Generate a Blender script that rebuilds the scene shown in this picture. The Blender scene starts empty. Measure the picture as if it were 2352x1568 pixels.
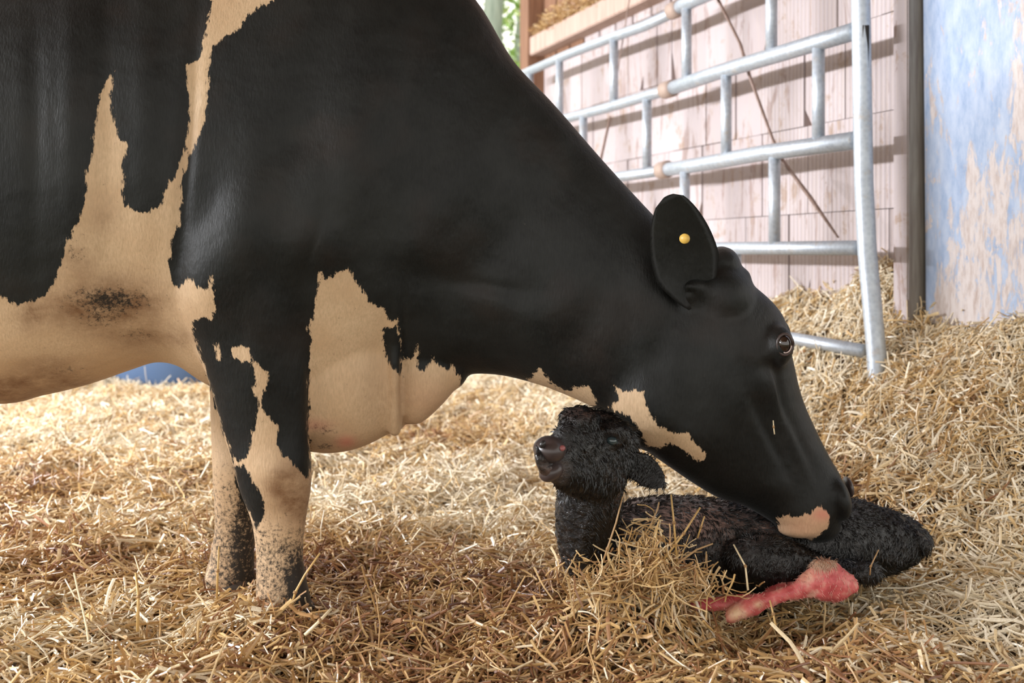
import bpy, bmesh, math, random
import numpy as np
from mathutils import Vector, Matrix, noise as mnoise

SC = bpy.context.scene
COL = SC.collection
rng = np.random.default_rng(7)
random.seed(7)

# ------------------------------------------------------------------ camera, world, sun, exposure
F, H, HY, CX = 2300.0, 0.84, 590.0, 1176.0      # focal length (px), eye height (m), horizon row, centre column
cam_data = bpy.data.cameras.new('camera')
cam = bpy.data.objects.new('camera', cam_data); COL.objects.link(cam)
cam.location = (0, 0, H); cam.rotation_euler = (math.pi / 2, 0, 0)
cam_data.sensor_width = 36; cam_data.lens = F / 2352 * 36
cam_data.shift_y = -(784 - HY) / 2352
cam_data.clip_start = 0.05; cam_data.clip_end = 200
cam_data.dof.use_dof = True; cam_data.dof.focus_distance = 2.2; cam_data.dof.aperture_fstop = 3.2
SC.camera = cam

world = bpy.data.worlds.new('world'); SC.world = world; world.use_nodes = True
bg = world.node_tree.nodes['Background']
bg.inputs['Color'].default_value = (1.0, 0.97, 0.92, 1); bg.inputs['Strength'].default_value = 1.95

# daylight through the long low opening in the barn's left side
ld = bpy.data.lights.new('side_opening', 'AREA'); ld.shape = 'RECTANGLE'; ld.size = 5.0; ld.size_y = 0.22; ld.energy = 860; ld.color = (0.93, 0.95, 1.0)
lo = bpy.data.objects.new('side_opening', ld); COL.objects.link(lo)
lo.location = (-5.9, 2.6, 2.0)
lo.rotation_euler = Vector((0.93, 0.22, -0.12)).to_track_quat('-Z', 'Y').to_euler()

SC.view_settings.view_transform = 'Standard'; SC.view_settings.look = 'None'
SC.view_settings.gamma = 1; SC.view_settings.use_curve_mapping = False
SC.view_settings.exposure = 0.0

# ------------------------------------------------------------------ helpers
def P(x, y, d):
    return Vector(((x - CX) / F * d, d, H - (y - HY) / F * d))

def Parr(x, y, d):
    return np.stack([(x - CX) / F * d, d + 0 * x, H - (y - HY) / F * d], -1)

def link(o, parent=None):
    COL.objects.link(o)
    if parent: o.parent = parent
    return o

def tag(o, label=None, cat=None, group=None, kind=None):
    if label: o['label'] = label
    if cat: o['category'] = cat
    if group: o['group'] = group
    if kind: o['kind'] = kind
    return o

def empty(name, loc, label, cat, group=None):
    o = bpy.data.objects.new(name, None); link(o); o.location = loc
    return tag(o, label, cat, group)

def mesh_obj(name, verts, faces, mat, parent=None, smooth=True, world_coords=True):
    me = bpy.data.meshes.new(name)
    v = np.asarray(verts, float).reshape(-1, 3)
    if parent is not None and world_coords:
        v = v - np.array(parent_loc(parent))
    me.from_pydata(v.tolist(), [], [tuple(f) for f in faces]); me.update()
    if smooth: me.polygons.foreach_set('use_smooth', [True] * len(me.polygons))
    if mat: me.materials.append(mat)
    o = bpy.data.objects.new(name, me)
    return link(o, parent)

def parent_loc(o):
    l = Vector((0, 0, 0))
    while o is not None:
        l += o.location; o = o.parent
    return l

def catmull(rows, n):
    rows = np.asarray(rows, float); k = len(rows); out = []
    for i in range(k - 1):
        p0 = rows[max(i - 1, 0)]; p1 = rows[i]; p2 = rows[i + 1]; p3 = rows[min(i + 2, k - 1)]
        for j in range(n):
            t = j / n
            out.append(0.5 * (2 * p1 + (p2 - p0) * t + (2 * p0 - 5 * p1 + 4 * p2 - p3) * t * t + (3 * p1 - p0 - 3 * p2 + p3) * t ** 3))
    out.append(rows[-1])
    return np.array(out)

def rings_mesh(rings):
    """rings: (k, m, 3) -> closed mesh"""
    k, m, _ = rings.shape
    v = rings.reshape(-1, 3); f = []
    for i in range(k - 1):
        for j in range(m):
            a = i * m + j; b = i * m + (j + 1) % m
            f.append((a, b, b + m, a + m))
    v = np.vstack([v, rings[0].mean(0), rings[-1].mean(0)])
    for j in range(m):
        f.append((k * m, (j + 1) % m, j))
        f.append((k * m + 1, (k - 1) * m + j, (k - 1) * m + (j + 1) % m))
    return v, f

def loft(secs, n=5, m=36, e=2.0, cap=(1, 1)):
    """secs rows: ax,ay,bx,by,depth,halfwidth(m); the section runs from A to B across the view, halfwidth along depth"""
    s = catmull(secs, n)
    A = Parr(s[:, 0], s[:, 1], s[:, 4]); B = Parr(s[:, 2], s[:, 3], s[:, 4])
    c = (A + B) / 2; u = (A - B) / 2; w = s[:, 5]
    th = np.linspace(0, 2 * np.pi, m, endpoint=False)
    def pw(x): return np.sign(x) * np.abs(x) ** (2 / e)
    def ring(ci, ui, wi):
        return ci + pw(np.cos(th))[:, None] * ui + pw(np.sin(th))[:, None] * np.array([0, wi, 0])
    rings = [ring(c[i], u[i], w[i]) for i in range(len(s))]
    def mkcap(i, nb):
        d = c[i] - c[nb]; d = d / (np.linalg.norm(d) + 1e-9)
        r = min(np.linalg.norm(u[i]), w[i]) * 0.8
        return [ring(c[i] + d * r * math.sin(a), u[i] * math.cos(a), w[i] * math.cos(a)) for a in (0.4, 0.8, 1.15, 1.45)]
    if cap[0]: rings = mkcap(0, 1)[::-1] + rings
    if cap[1]: rings = rings + mkcap(-1, -2)
    return rings_mesh(np.array(rings))

def blob(x, y, d, rx, ry, rd, rot=0, m=16):
    """ellipsoid; rx, ry in px at that depth, rd in m"""
    s = d / F; v = []; f = []
    c, sn = math.cos(rot), math.sin(rot); ctr = np.array(P(x, y, d))
    rings = []
    for i in range(m + 1):
        a = -math.pi / 2 + math.pi * (0.02 + 0.96 * i / m)
        ring = []
        for j in range(m * 2):
            b = math.pi * j / m
            X = math.sin(a) * rx * s; Z = math.cos(a) * math.cos(b) * ry * s; Y = math.cos(a) * math.sin(b) * rd
            ring.append(ctr + np.array([X * c - Z * sn, Y, X * sn + Z * c]))
        rings.append(ring)
    return rings_mesh(np.array(rings))

def tube(points, radii, m=10, flat=1.0):
    """round tube through world points"""
    pts = [Vector(p) for p in points]; k = len(pts)
    rings = []; up = None
    for i in range(k):
        t = (pts[min(i + 1, k - 1)] - pts[max(i - 1, 0)]).normalized()
        if up is None:
            up = Vector((0, 0, 1)) if abs(t.z) < 0.9 else Vector((1, 0, 0))
        side = t.cross(up).normalized(); upn = side.cross(t).normalized(); up = upn
        r = radii[i] if hasattr(radii, '__len__') else radii
        rings.append([np.array(pts[i] + side * (math.cos(2 * math.pi * j / m) * r) + upn * (math.sin(2 * math.pi * j / m) * r * flat)) for j in range(m)])
    return rings_mesh(np.array(rings))

def box(o, ux, uy, uz, bev=0.0):
    """box from corner o with edge vectors"""
    bm = bmesh.new()
    o = Vector(o); ux = Vector(ux); uy = Vector(uy); uz = Vector(uz)
    vs = [bm.verts.new(o + ux * a + uy * b + uz * c) for c in (0, 1) for b in (0, 1) for a in (0, 1)]
    for q in ((0, 1, 3, 2), (4, 6, 7, 5), (0, 4, 5, 1), (2, 3, 7, 6), (0, 2, 6, 4), (1, 5, 7, 3)):
        bm.faces.new([vs[i] for i in q])
    bmesh.ops.recalc_face_normals(bm, faces=bm.faces)
    if bev: bmesh.ops.bevel(bm, geom=bm.edges[:], offset=bev, segments=2, affect='EDGES')
    v = [tuple(x.co) for x in bm.verts]; bm.verts.index_update()
    f = [tuple(x.index for x in p.verts) for p in bm.faces]
    bm.free()
    return np.array(v), f

def merge(parts):
    V = []; Fc = []; n = 0
    for v, f in parts:
        V.append(np.asarray(v)); Fc += [tuple(i + n for i in q) for q in f]; n += len(v)
    return np.vstack(V), Fc

def remeshed(parts, voxel, smooth_it=6, fac=0.5):
    v, f = merge(parts)
    me = bpy.data.meshes.new('tmp'); me.from_pydata(v.tolist(), [], f); me.update()
    bm = bmesh.new(); bm.from_mesh(me)
    bmesh.ops.recalc_face_normals(bm, faces=bm.faces); bm.to_mesh(me); bm.free()
    o = bpy.data.objects.new('tmp', me); COL.objects.link(o)
    r = o.modifiers.new('r', 'REMESH'); r.mode = 'VOXEL'; r.voxel_size = voxel; r.use_smooth_shade = True
    s = o.modifiers.new('s', 'SMOOTH'); s.factor = fac; s.iterations = smooth_it
    dg = bpy.context.evaluated_depsgraph_get()
    out = bpy.data.meshes.new_from_object(o.evaluated_get(dg))
    bpy.data.objects.remove(o); bpy.data.meshes.remove(me)
    out.polygons.foreach_set('use_smooth', [True] * len(out.polygons))
    return out

def get_co(me):
    a = np.empty(len(me.vertices) * 3); me.vertices.foreach_get('co', a); return a.reshape(-1, 3)

def get_no(me):
    a = np.empty(len(me.vertices) * 3); me.vertices.foreach_get('normal', a); return a.reshape(-1, 3)

def set_co(me, co):
    me.vertices.foreach_set('co', co.ravel()); me.update()

def set_attr(me, name, arr):
    at = me.attributes.new(name, 'FLOAT', 'POINT'); at.data.foreach_set('value', np.asarray(arr, np.float32))

def flank(co):
    """side-view coordinates of points of an animal, in units of about a millimetre"""
    return np.stack([CX + co[:, 0] / co[:, 1] * F, HY + (H - co[:, 2]) / co[:, 1] * F], -1)

def poly_sd(p, poly):
    """signed distance (positive inside) of points p to a polygon"""
    poly = np.asarray(poly, float); k = len(poly)
    d = np.full(len(p), 1e9); ins = np.zeros(len(p), bool)
    for i in range(k):
        a = poly[i]; b = poly[(i + 1) % k]; ab = b - a
        t = np.clip(((p - a) @ ab) / (ab @ ab + 1e-9), 0, 1)
        q = a + t[:, None] * ab
        d = np.minimum(d, np.hypot(*(p - q).T))
        c = ((a[1] > p[:, 1]) != (b[1] > p[:, 1])) & (p[:, 0] < (b[0] - a[0]) * (p[:, 1] - a[1]) / (b[1] - a[1] + 1e-12) + a[0])
        ins ^= c
    return np.where(ins, d, -d)

# ------------------------------------------------------------------ materials
def mat(name, base=(0.5, 0.5, 0.5), rough=0.6, metal=0.0, spec=0.5):
    m = bpy.data.materials.new(name); m.use_nodes = True
    b = m.node_tree.nodes['Principled BSDF']
    b.inputs['Base Color'].default_value = (*base, 1); b.inputs['Roughness'].default_value = rough
    b.inputs['Metallic'].default_value = metal; b.inputs['Specular IOR Level'].default_value = spec
    return m, m.node_tree, b

class NT:
    def __init__(s, nt): s.nt = nt; s.n = nt.nodes; s.l = nt.links
    def add(s, t, **k):
        n = s.n.new(t)
        for a, b in k.items(): setattr(n, a, b)
        return n
    def val(s, sock, v):
        if isinstance(v, bpy.types.NodeSocket): s.l.new(v, sock)
        else: sock.default_value = v
    def noise(s, vec, scale, detail=3, rough=0.5, dist=0.0, out='Fac'):
        n = s.add('ShaderNodeTexNoise'); n.inputs['Scale'].default_value = scale; n.inputs['Detail'].default_value = detail
        n.inputs['Roughness'].default_value = rough; n.inputs['Distortion'].default_value = dist
        if vec is not None: s.l.new(vec, n.inputs['Vector'])
        return n.outputs[out]
    def mapping(s, vec, scale=(1, 1, 1), rot=(0, 0, 0), loc=(0, 0, 0)):
        n = s.add('ShaderNodeMapping'); n.inputs['Scale'].default_value = scale; n.inputs['Rotation'].default_value = rot
        n.inputs['Location'].default_value = loc
        s.l.new(vec, n.inputs['Vector']); return n.outputs[0]
    def math(s, op, a, b=0.0, c=0.0, clamp=False):
        n = s.add('ShaderNodeMath', operation=op, use_clamp=clamp)
        s.val(n.inputs[0], a); s.val(n.inputs[1], b)
        if len(n.inputs) > 2: s.val(n.inputs[2], c)
        return n.outputs[0]
    def mix(s, fac, a, b, blend='MIX'):
        n = s.add('ShaderNodeMix', data_type='RGBA', blend_type=blend)
        s.val(n.inputs[0], fac)
        s.val(n.inputs[6], (*a, 1) if isinstance(a, tuple) else a); s.val(n.inputs[7], (*b, 1) if isinstance(b, tuple) else b)
        return n.outputs[2]
    def ramp(s, fac, stops):
        n = s.add('ShaderNodeValToRGB'); s.l.new(fac, n.inputs[0]); cr = n.color_ramp
        while len(cr.elements) < len(stops): cr.elements.new(0.5)
        for e, (p, c) in zip(cr.elements, stops):
            e.position = p; e.color = (*c, 1) if isinstance(c, tuple) else (c, c, c, 1)
        return n.outputs[0]
    def maprange(s, v, a, b, c=0.0, d=1.0):
        n = s.add('ShaderNodeMapRange'); s.l.new(v, n.inputs[0])
        for i, x in enumerate((a, b, c, d)): n.inputs[i + 1].default_value = x
        return n.outputs[0]
    def bump(s, h, strength, dist=0.01, base=None):
        n = s.add('ShaderNodeBump'); s.l.new(h, n.inputs['Height']); n.inputs['Strength'].default_value = strength
        n.inputs['Distance'].default_value = dist
        if base is not None: s.l.new(base, n.inputs['Normal'])
        return n.outputs[0]
    def attr(s, name, typ='GEOMETRY'):
        n = s.add('ShaderNodeAttribute'); n.attribute_name = name; n.attribute_type = typ; return n
    def obj(s): return s.add('ShaderNodeTexCoord').outputs['Object']

def coat_material():
    m, nt, b = mat('cow_coat', rough=0.6); t = NT(nt); oc = t.obj()
    hair = t.noise(t.mapping(oc, (260, 260, 60)), 1.0, 3, 0.6)
    edge = t.noise(t.mapping(oc, (90, 90, 28)), 1.0, 3, 0.7)
    big = t.noise(oc, 9, 3)
    sdv = t.attr('patch').outputs['Fac']
    k = t.math('ADD', sdv, t.math('MULTIPLY', t.math('SUBTRACT', edge, 0.5), 0.034))
    k = t.math('ADD', k, t.math('MULTIPLY', t.math('SUBTRACT', hair, 0.5), 0.012))
    white = t.maprange(k, -0.0018, 0.0018)
    wc = t.ramp(big, [(0.3, (0.58, 0.385, 0.225)), (0.7, (0.68, 0.49, 0.31))])
    wc = t.mix(t.maprange(hair, 0.3, 0.75), wc, (0.50, 0.35, 0.21))
    sp = t.noise(oc, 70, 4, 0.75)
    dirt = t.attr('dirt').outputs['Fac']
    dn = t.math('MULTIPLY_ADD', dirt, 0.28, t.math('MULTIPLY', t.math('MULTIPLY', dirt, 0.85), t.maprange(t.noise(t.mapping(oc, (1, 1, 1.6)), 14, 6, 0.75), 0.30, 0.62)))
    wc = t.mix(t.math('MULTIPLY', dn, 0.85, clamp=True), wc, (0.19, 0.095, 0.045))
    muck = t.attr('muck').outputs['Fac']
    mn = t.maprange(t.math('ADD', t.noise(oc, 110, 6, 0.8), t.math('MULTIPLY', muck, 0.30)), 0.62, 0.78)
    wc = t.mix(mn, wc, (0.025, 0.020, 0.016))
    pink = t.attr('pink').outputs['Fac']
    wc = t.mix(pink, wc, (0.62, 0.26, 0.18))
    bc = t.mix(t.maprange(hair, 0.35, 0.8), (0.003, 0.0034, 0.003), (0.010, 0.011, 0.010))
    bc = t.mix(t.maprange(t.noise(oc, 3.5, 4, 0.65), 0.42, 0.72), bc, (0.017, 0.018, 0.0165))  # broad dull highlights on the black hair, put into its colour
    dust = t.maprange(t.noise(oc, 55, 4, 0.8), 0.70, 0.78)
    bc = t.mix(t.math('MULTIPLY', dust, 0.25), bc, (0.16, 0.13, 0.11))
    brown = t.maprange(t.noise(oc, 5, 3), 0.52, 0.75)
    bc = t.mix(t.math('MULTIPLY', brown, 0.4), bc, (0.032, 0.020, 0.015))
    col = t.mix(white, bc, wc)
    nt.links.new(col, b.inputs['Base Color'])
    b.inputs['Roughness'].default_value = 0.50
    b.inputs['Specular IOR Level'].default_value = 0.26; b.inputs['Sheen Weight'].default_value = 0.04; b.inputs['Sheen Roughness'].default_value = 0.45
    lump = t.noise(oc, 22, 3)
    nt.links.new(t.bump(hair, 0.35, 0.003, t.bump(lump, 0.25, 0.01)), b.inputs['Normal'])
    return m

def wet_coat_material():
    m, nt, b = mat('calf_coat', rough=0.35); t = NT(nt); oc = t.obj()
    n1 = t.noise(t.mapping(oc, (60, 60, 60)), 1.0, 4, 0.7, 0.6)
    n2 = t.noise(oc, 14, 3)
    pinks = t.attr('pale').outputs['Fac']
    c = t.mix(t.maprange(n1, 0.3, 0.8), (0.006, 0.006, 0.006), (0.022, 0.020, 0.020))
    pk = t.math('MULTIPLY', pinks, t.maprange(t.noise(t.mapping(oc, (30, 30, 90)), 1.0, 4, 0.7), 0.36, 0.6))
    c = t.mix(t.math('MINIMUM', pk, 1.0), c, (0.26, 0.16, 0.13))
    red = t.attr('red').outputs['Fac']
    rc = t.ramp(t.noise(oc, 24, 4, 0.6), [(0.3, (0.38, 0.035, 0.045)), (0.5, (0.58, 0.12, 0.115)), (0.62, (0.66, 0.32, 0.25)), (0.8, (0.62, 0.42, 0.28))])
    c = t.mix(red, c, rc)
    hoof = t.attr('tan').outputs['Fac']
    c = t.mix(hoof, c, (0.64, 0.42, 0.25))
    nt.links.new(c, b.inputs['Base Color'])
    r = t.mix(red, t.maprange(n2, 0.35, 0.65, 0.18, 0.5), (0.5, 0.5, 0.5))
    r = t.mix(t.attr('wet').outputs['Fac'], r, (0.09, 0.09, 0.09)); nt.links.new(r, b.inputs['Roughness'])
    hs = t.mix(red, (1, 1, 1), (0.15, 0.15, 0.15))
    bn = t.add('ShaderNodeBump'); nt.links.new(n1, bn.inputs['Height']); bn.inputs['Distance'].default_value = 0.008
    nt.links.new(t.math('MULTIPLY', hs, 0.8), bn.inputs['Strength'])
    nt.links.new(t.math('MULTIPLY_ADD', t.attr('wet').outputs['Fac'], 0.02, 0.008), bn.inputs['Distance'])
    nt.links.new(bn.outputs[0], b.inputs['Normal'])
    return m

def straw_material():
    m, nt, b = mat('straw', rough=0.33); t = NT(nt)
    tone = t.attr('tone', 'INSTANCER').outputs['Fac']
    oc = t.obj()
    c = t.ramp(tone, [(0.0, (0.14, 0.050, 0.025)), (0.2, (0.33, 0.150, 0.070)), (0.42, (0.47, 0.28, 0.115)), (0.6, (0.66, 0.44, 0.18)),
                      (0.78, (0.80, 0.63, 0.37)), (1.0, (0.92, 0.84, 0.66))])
    n = t.noise(t.mapping(oc, (300, 300, 300)), 0.12, 2)
    c = t.mix(t.maprange(n, 0.35, 0.75, 0, 0.35), c, (0.30, 0.17, 0.07), 'MIX')
    nt.links.new(c, b.inputs['Base Color'])
    b.inputs['Specular IOR Level'].default_value = 0.7
    return m

def straw_plain(name, col):
    m, nt, b = mat(name, col, rough=0.45); t = NT(nt)
    n = t.noise(t.mapping(t.obj(), (1, 1, 1)), 60, 3)
    nt.links.new(t.mix(n, tuple(x * 0.75 for x in col), tuple(min(1, x * 1.2) for x in col)), b.inputs['Base Color'])
    return m

def ground_material():
    m, nt, b = mat('matted_litter', rough=0.8); t = NT(nt); oc = t.obj()
    n = t.noise(oc, 60, 5, 0.7, 1.0)
    c = t.ramp(n, [(0.3, (0.05, 0.028, 0.014)), (0.5, (0.17, 0.095, 0.045)), (0.72, (0.34, 0.21, 0.10))])
    nt.links.new(c, b.inputs['Base Color'])
    nt.links.new(t.bump(n, 1.0, 0.02), b.inputs['Normal'])
    return m

def whitewash_material(name='whitewash', warm=0.0, ribs=False):
    m, nt, b = mat(name, rough=0.85); t = NT(nt); oc = t.add('ShaderNodeNewGeometry').outputs['Position']   # stains run on from board to board
    info = t.add('ShaderNodeObjectInfo')
    grain = t.noise(t.mapping(oc, (70, 70, 4)), 1.0, 4, 0.6)
    blot = t.noise(oc, 7, 5, 0.7, 0.4)
    c = t.mix(info.outputs['Random'], (0.44, 0.375, 0.375), (0.56, 0.49, 0.495))
    c = t.mix(t.maprange(grain, 0.45, 0.75, 0, 0.45), c, (0.52, 0.43, 0.38))
    crack = t.maprange(t.noise(t.mapping(oc, (9, 9, 1.6)), 1.0, 5, 0.75, 1.2), 0.56, 0.61)
    c = t.mix(t.math('MULTIPLY', crack, 0.55), c, (0.24, 0.14, 0.10))
    worn = t.maprange(t.math('ADD', blot, t.math('MULTIPLY', t.math('SUBTRACT', grain, 0.5), 0.35)), 0.57, 0.66)
    c = t.mix(t.math('MULTIPLY', worn, 0.75), c, (0.36, 0.25, 0.18))
    specks = t.maprange(t.noise(t.mapping(oc, (1, 1, 0.4)), 60, 3, 0.8), 0.70, 0.76)
    c = t.mix(t.math('MULTIPLY', specks, 0.6), c, (0.16, 0.11, 0.08))
    if warm: c = t.mix(warm, c, (0.45, 0.27, 0.16))
    nt.links.new(c, b.inputs['Base Color'])
    nb = t.bump(grain, 0.5, 0.004, t.bump(blot, 0.5, 0.01))
    if ribs:
        wv = t.add('ShaderNodeTexWave'); wv.inputs['Scale'].default_value = 26; wv.inputs['Distortion'].default_value = 0.3
        nt.links.new(t.mapping(oc, (-0.3714, 0.9285, 0), (0, 0, 0)), wv.inputs['Vector'])
        wv.bands_direction = 'DIAGONAL'
        nb = t.bump(wv.outputs['Fac'], 0.8, 0.006, nb)
        nt.links.new(t.mix(t.maprange(wv.outputs['Fac'], 0.0, 0.5, 0.35, 0.0), c, (0.40, 0.31, 0.26)), b.inputs['Base Color'])
    nt.links.new(nb, b.inputs['Normal'])
    return m

def wood_material(name, c1, c2, rough=0.8):
    m, nt, b = mat(name, rough=rough); t = NT(nt); oc = t.obj()
    g = t.noise(t.mapping(oc, (45, 45, 3)), 1.0, 5, 0.65, 0.3)
    nt.links.new(t.mix(t.maprange(g, 0.3, 0.7), c1, c2), b.inputs['Base Color'])
    nt.links.new(t.bump(g, 0.4, 0.004), b.inputs['Normal'])
    return m

def galv_material():
    m, nt, b = mat('galvanised_steel', rough=0.45, metal=0.55); t = NT(nt); oc = t.obj()
    v = t.add('ShaderNodeTexVoronoi'); v.inputs['Scale'].default_value = 70; nt.links.new(oc, v.inputs['Vector'])
    n = t.noise(oc, 18, 4, 0.7)
    c = t.mix(v.outputs['Distance'], (0.42, 0.47, 0.53), (0.56, 0.61, 0.66))
    c = t.mix(t.maprange(n, 0.56, 0.72, 0, 0.6), c, (0.50, 0.42, 0.34))
    nt.links.new(c, b.inputs['Base Color'])
    nt.links.new(t.maprange(n, 0.3, 0.7, 0.38, 0.65), b.inputs['Roughness'])
    nt.links.new(t.bump(n, 0.15, 0.003), b.inputs['Normal'])
    return m

def blue_board_material():
    m, nt, b = mat('flaking_blue_paint', rough=0.6); t = NT(nt); oc = t.obj()
    st = t.noise(t.mapping(oc, (26, 26, 7)), 1.0, 6, 0.75, 0.5)
    big = t.noise(t.mapping(oc, (3.5, 3.5, 1.3)), 1.0, 3, 0.6)
    sep = t.add('ShaderNodeSeparateXYZ'); nt.links.new(oc, sep.inputs[0])
    hgt = t.maprange(sep.outputs['Z'], 0.0, 1.0, -0.008, -0.03)     # paint has flaked more low down
    k = t.math('ADD', t.math('ADD', t.math('MULTIPLY', st, 0.6), t.math('MULTIPLY', big, 0.55)), hgt)
    flake = t.maprange(k, 0.565, 0.60)
    blue = t.ramp(t.noise(t.mapping(oc, (30, 30, 9)), 1.0, 5, 0.7), [(0.3, (0.21, 0.30, 0.47)), (0.5, (0.34, 0.42, 0.57)), (0.7, (0.45, 0.51, 0.62))])
    bare = t.ramp(t.noise(t.mapping(oc, (70, 70, 14)), 1.0, 4, 0.7), [(0.3, (0.40, 0.31, 0.27)), (0.55, (0.58, 0.52, 0.50))])
    c = t.mix(flake, blue, bare)
    drk = t.maprange(t.noise(t.mapping(oc, (55, 55, 14)), 1.0, 3, 0.7), 0.70, 0.75)
    c = t.mix(t.math('MULTIPLY', drk, 0.6), c, (0.2, 0.16, 0.14))
    nt.links.new(c, b.inputs['Base Color'])
    nt.links.new(t.bump(flake, 0.3, 0.002), b.inputs['Normal'])
    return m

M_COAT = coat_material(); M_CALF = wet_coat_material(); M_STRAW = straw_material()
M_GROUND = ground_material(); M_WASH = whitewash_material(); M_GALV = galv_material()
M_BLUE = blue_board_material(); M_RIB = whitewash_material('ribbed_whitewash', 0, True)
M_BROWN = wood_material('brown_wood', (0.16, 0.075, 0.04), (0.32, 0.17, 0.10))
M_POST_DARK = wood_material('shaded_post_wood', (0.17, 0.14, 0.12), (0.33, 0.31, 0.27))  # shade on the post's front is put into this wood colour
M_BEAM = wood_material('pale_beam', (0.42, 0.29, 0.23), (0.58, 0.43, 0.36))
M_LATH = wood_material('lath_wood', (0.20, 0.13, 0.10), (0.40, 0.29, 0.25))
M_EYE = mat('eye_dark', (0.02, 0.010, 0.006), 0.05, 0, 0.8)[0]
M_LID = mat('eyelid', (0.045, 0.028, 0.024), 0.35)[0]
M_SCLERA = mat('eye_white', (0.45, 0.35, 0.32), 0.15)[0]
M_DARKSKIN = mat('dark_skin', (0.018, 0.016, 0.016), 0.3)[0]
M_HOOF = mat('hoof_horn', (0.05, 0.035, 0.025), 0.6)[0]
M_TAG = mat('yellow_tag', (0.75, 0.48, 0.10), 0.4)[0]
M_NOSE = mat('nose_skin', (0.050, 0.036, 0.034), 0.32)[0]
M_PINKSKIN = mat('pink_skin', (0.30, 0.10, 0.10), 0.3)[0]
M_RUST = mat('rusty_collar', (0.45, 0.34, 0.28), 0.7, 0.2)[0]
M_SLOT = mat('slot_dark', (0.03, 0.025, 0.02), 0.8)[0]
M_TUB = mat('blue_plastic', (0.085, 0.14, 0.25), 0.45)[0]
M_BARK = wood_material('bark', (0.16, 0.20, 0.15), (0.34, 0.38, 0.30))
M_LEAF = mat('leaf', (0.22, 0.36, 0.07), 0.4)[0]
M_LEAFB = mat('leaf_pale', (0.42, 0.52, 0.16), 0.35)[0]
M_EARTH = mat('yard_earth', (0.16, 0.17, 0.09), 0.9)[0]
M_RUBBER = mat('black_rubber', (0.012, 0.012, 0.014), 0.6)[0]

# ------------------------------------------------------------------ ground shape
UW = np.array([-0.3714, 0.9285]); NW = np.array([0.9285, 0.3714])   # along the wall (away), and into the wall
WALL_C = 2.82 * 0.9285

def vnoise(X, Y, sc, seed=0):
    x = X * sc + seed * 17.3; y = Y * sc + seed * 9.1
    xi = np.floor(x).astype(int); yi = np.floor(y).astype(int); fx = x - xi; fy = y - yi
    fx = fx * fx * (3 - 2 * fx); fy = fy * fy * (3 - 2 * fy)
    def h(a, b):
        n = (a * 374761393 + b * 668265263 + seed * 1442695) & 0xffffffff
        n = ((n ^ (n >> 13)) * 1274126177) & 0xffffffff
        return ((n ^ (n >> 16)) & 0xffff) / 65535.0
    return (h(xi, yi) * (1 - fx) + h(xi + 1, yi) * fx) * (1 - fy) + (h(xi, yi + 1) * (1 - fx) + h(xi + 1, yi + 1) * fx) * fy

def sstep(x, a, b):
    t = np.clip((x - a) / (b - a), 0, 1); return t * t * (3 - 2 * t)

def gauss(X, Y, x0, y0, rx, ry, a):
    return a * np.exp(-((X - x0) / rx) ** 2 - ((Y - y0) / ry) ** 2)

def ground_h(X, Y):
    X = np.asarray(X, float); Y = np.asarray(Y, float)
    s = WALL_C - (X * NW[0] + Y * NW[1])
    along = X * UW[0] + Y * UW[1]
    bank = 0.64 * np.clip(1 - s / 0.95, 0, 1.0) ** 1.25 * sstep(Y, 2.15, 3.1) * (1 - 0.55 * sstep(Y, 3.9, 5.6))
    h = bank
    h = h + 0.055 * (vnoise(X, Y, 1.7, 3) - 0.5) * sstep(Y, 2.6, 3.6) + 0.05 * (vnoise(X, Y, 4.5, 5) - 0.5) + 0.03 * (vnoise(X, Y, 11, 8) - 0.5)
    h = h + gauss(X, Y, 1.38, 3.62, 0.24, 0.20, 0.16) + gauss(X, Y, 0.95, 4.05, 0.35, 0.3, 0.05)
    h = h + gauss(X, Y, 0.28, 2.17, 0.15, 0.09, 0.085)            # heap in front of the calf
    h = h + gauss(X, Y, 0.13, 2.16, 0.10, 0.08, 0.045)
    h = h - gauss(X, Y, 0.50, 2.38, 0.30, 0.14, 0.03) - gauss(X, Y, 0.60, 2.22, 0.14, 0.07, 0.02)
    h = h + gauss(X, Y, -0.50, 2.17, 0.16, 0.05, 0.035) + gauss(X, Y, -0.70, 2.36, 0.09, 0.05, 0.02)
    h = h - gauss(X, Y, 0.58, 2.12, 0.22, 0.08, 0.022) - gauss(X, Y, 0.45, 2.12, 0.13, 0.06, 0.022)
    return h

# base litter surface
def build_floor():
    nx, ny = 210, 170
    xs = np.linspace(-4.6, 2.6, nx); ys = np.linspace(0.9, 7.6, ny)
    X, Y = np.meshgrid(xs, ys)
    Z = ground_h(X, Y) - 0.012
    v = np.stack([X, Y, Z], -1).reshape(-1, 3)
    f = [(j * nx + i, j * nx + i + 1, (j + 1) * nx + i + 1, (j + 1) * nx + i) for j in range(ny - 1) for i in range(nx - 1)]
    o = mesh_obj('floor', v, f, M_GROUND); tag(o, kind='structure')
    g = mesh_obj('yard_ground', [(-40, -5, -0.10), (40, -5, -0.10), (40, 60, -0.10), (-40, 60, -0.10)], [(0, 1, 2, 3)], M_EARTH, smooth=False)
    tag(g, kind='structure')
build_floor()

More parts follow.
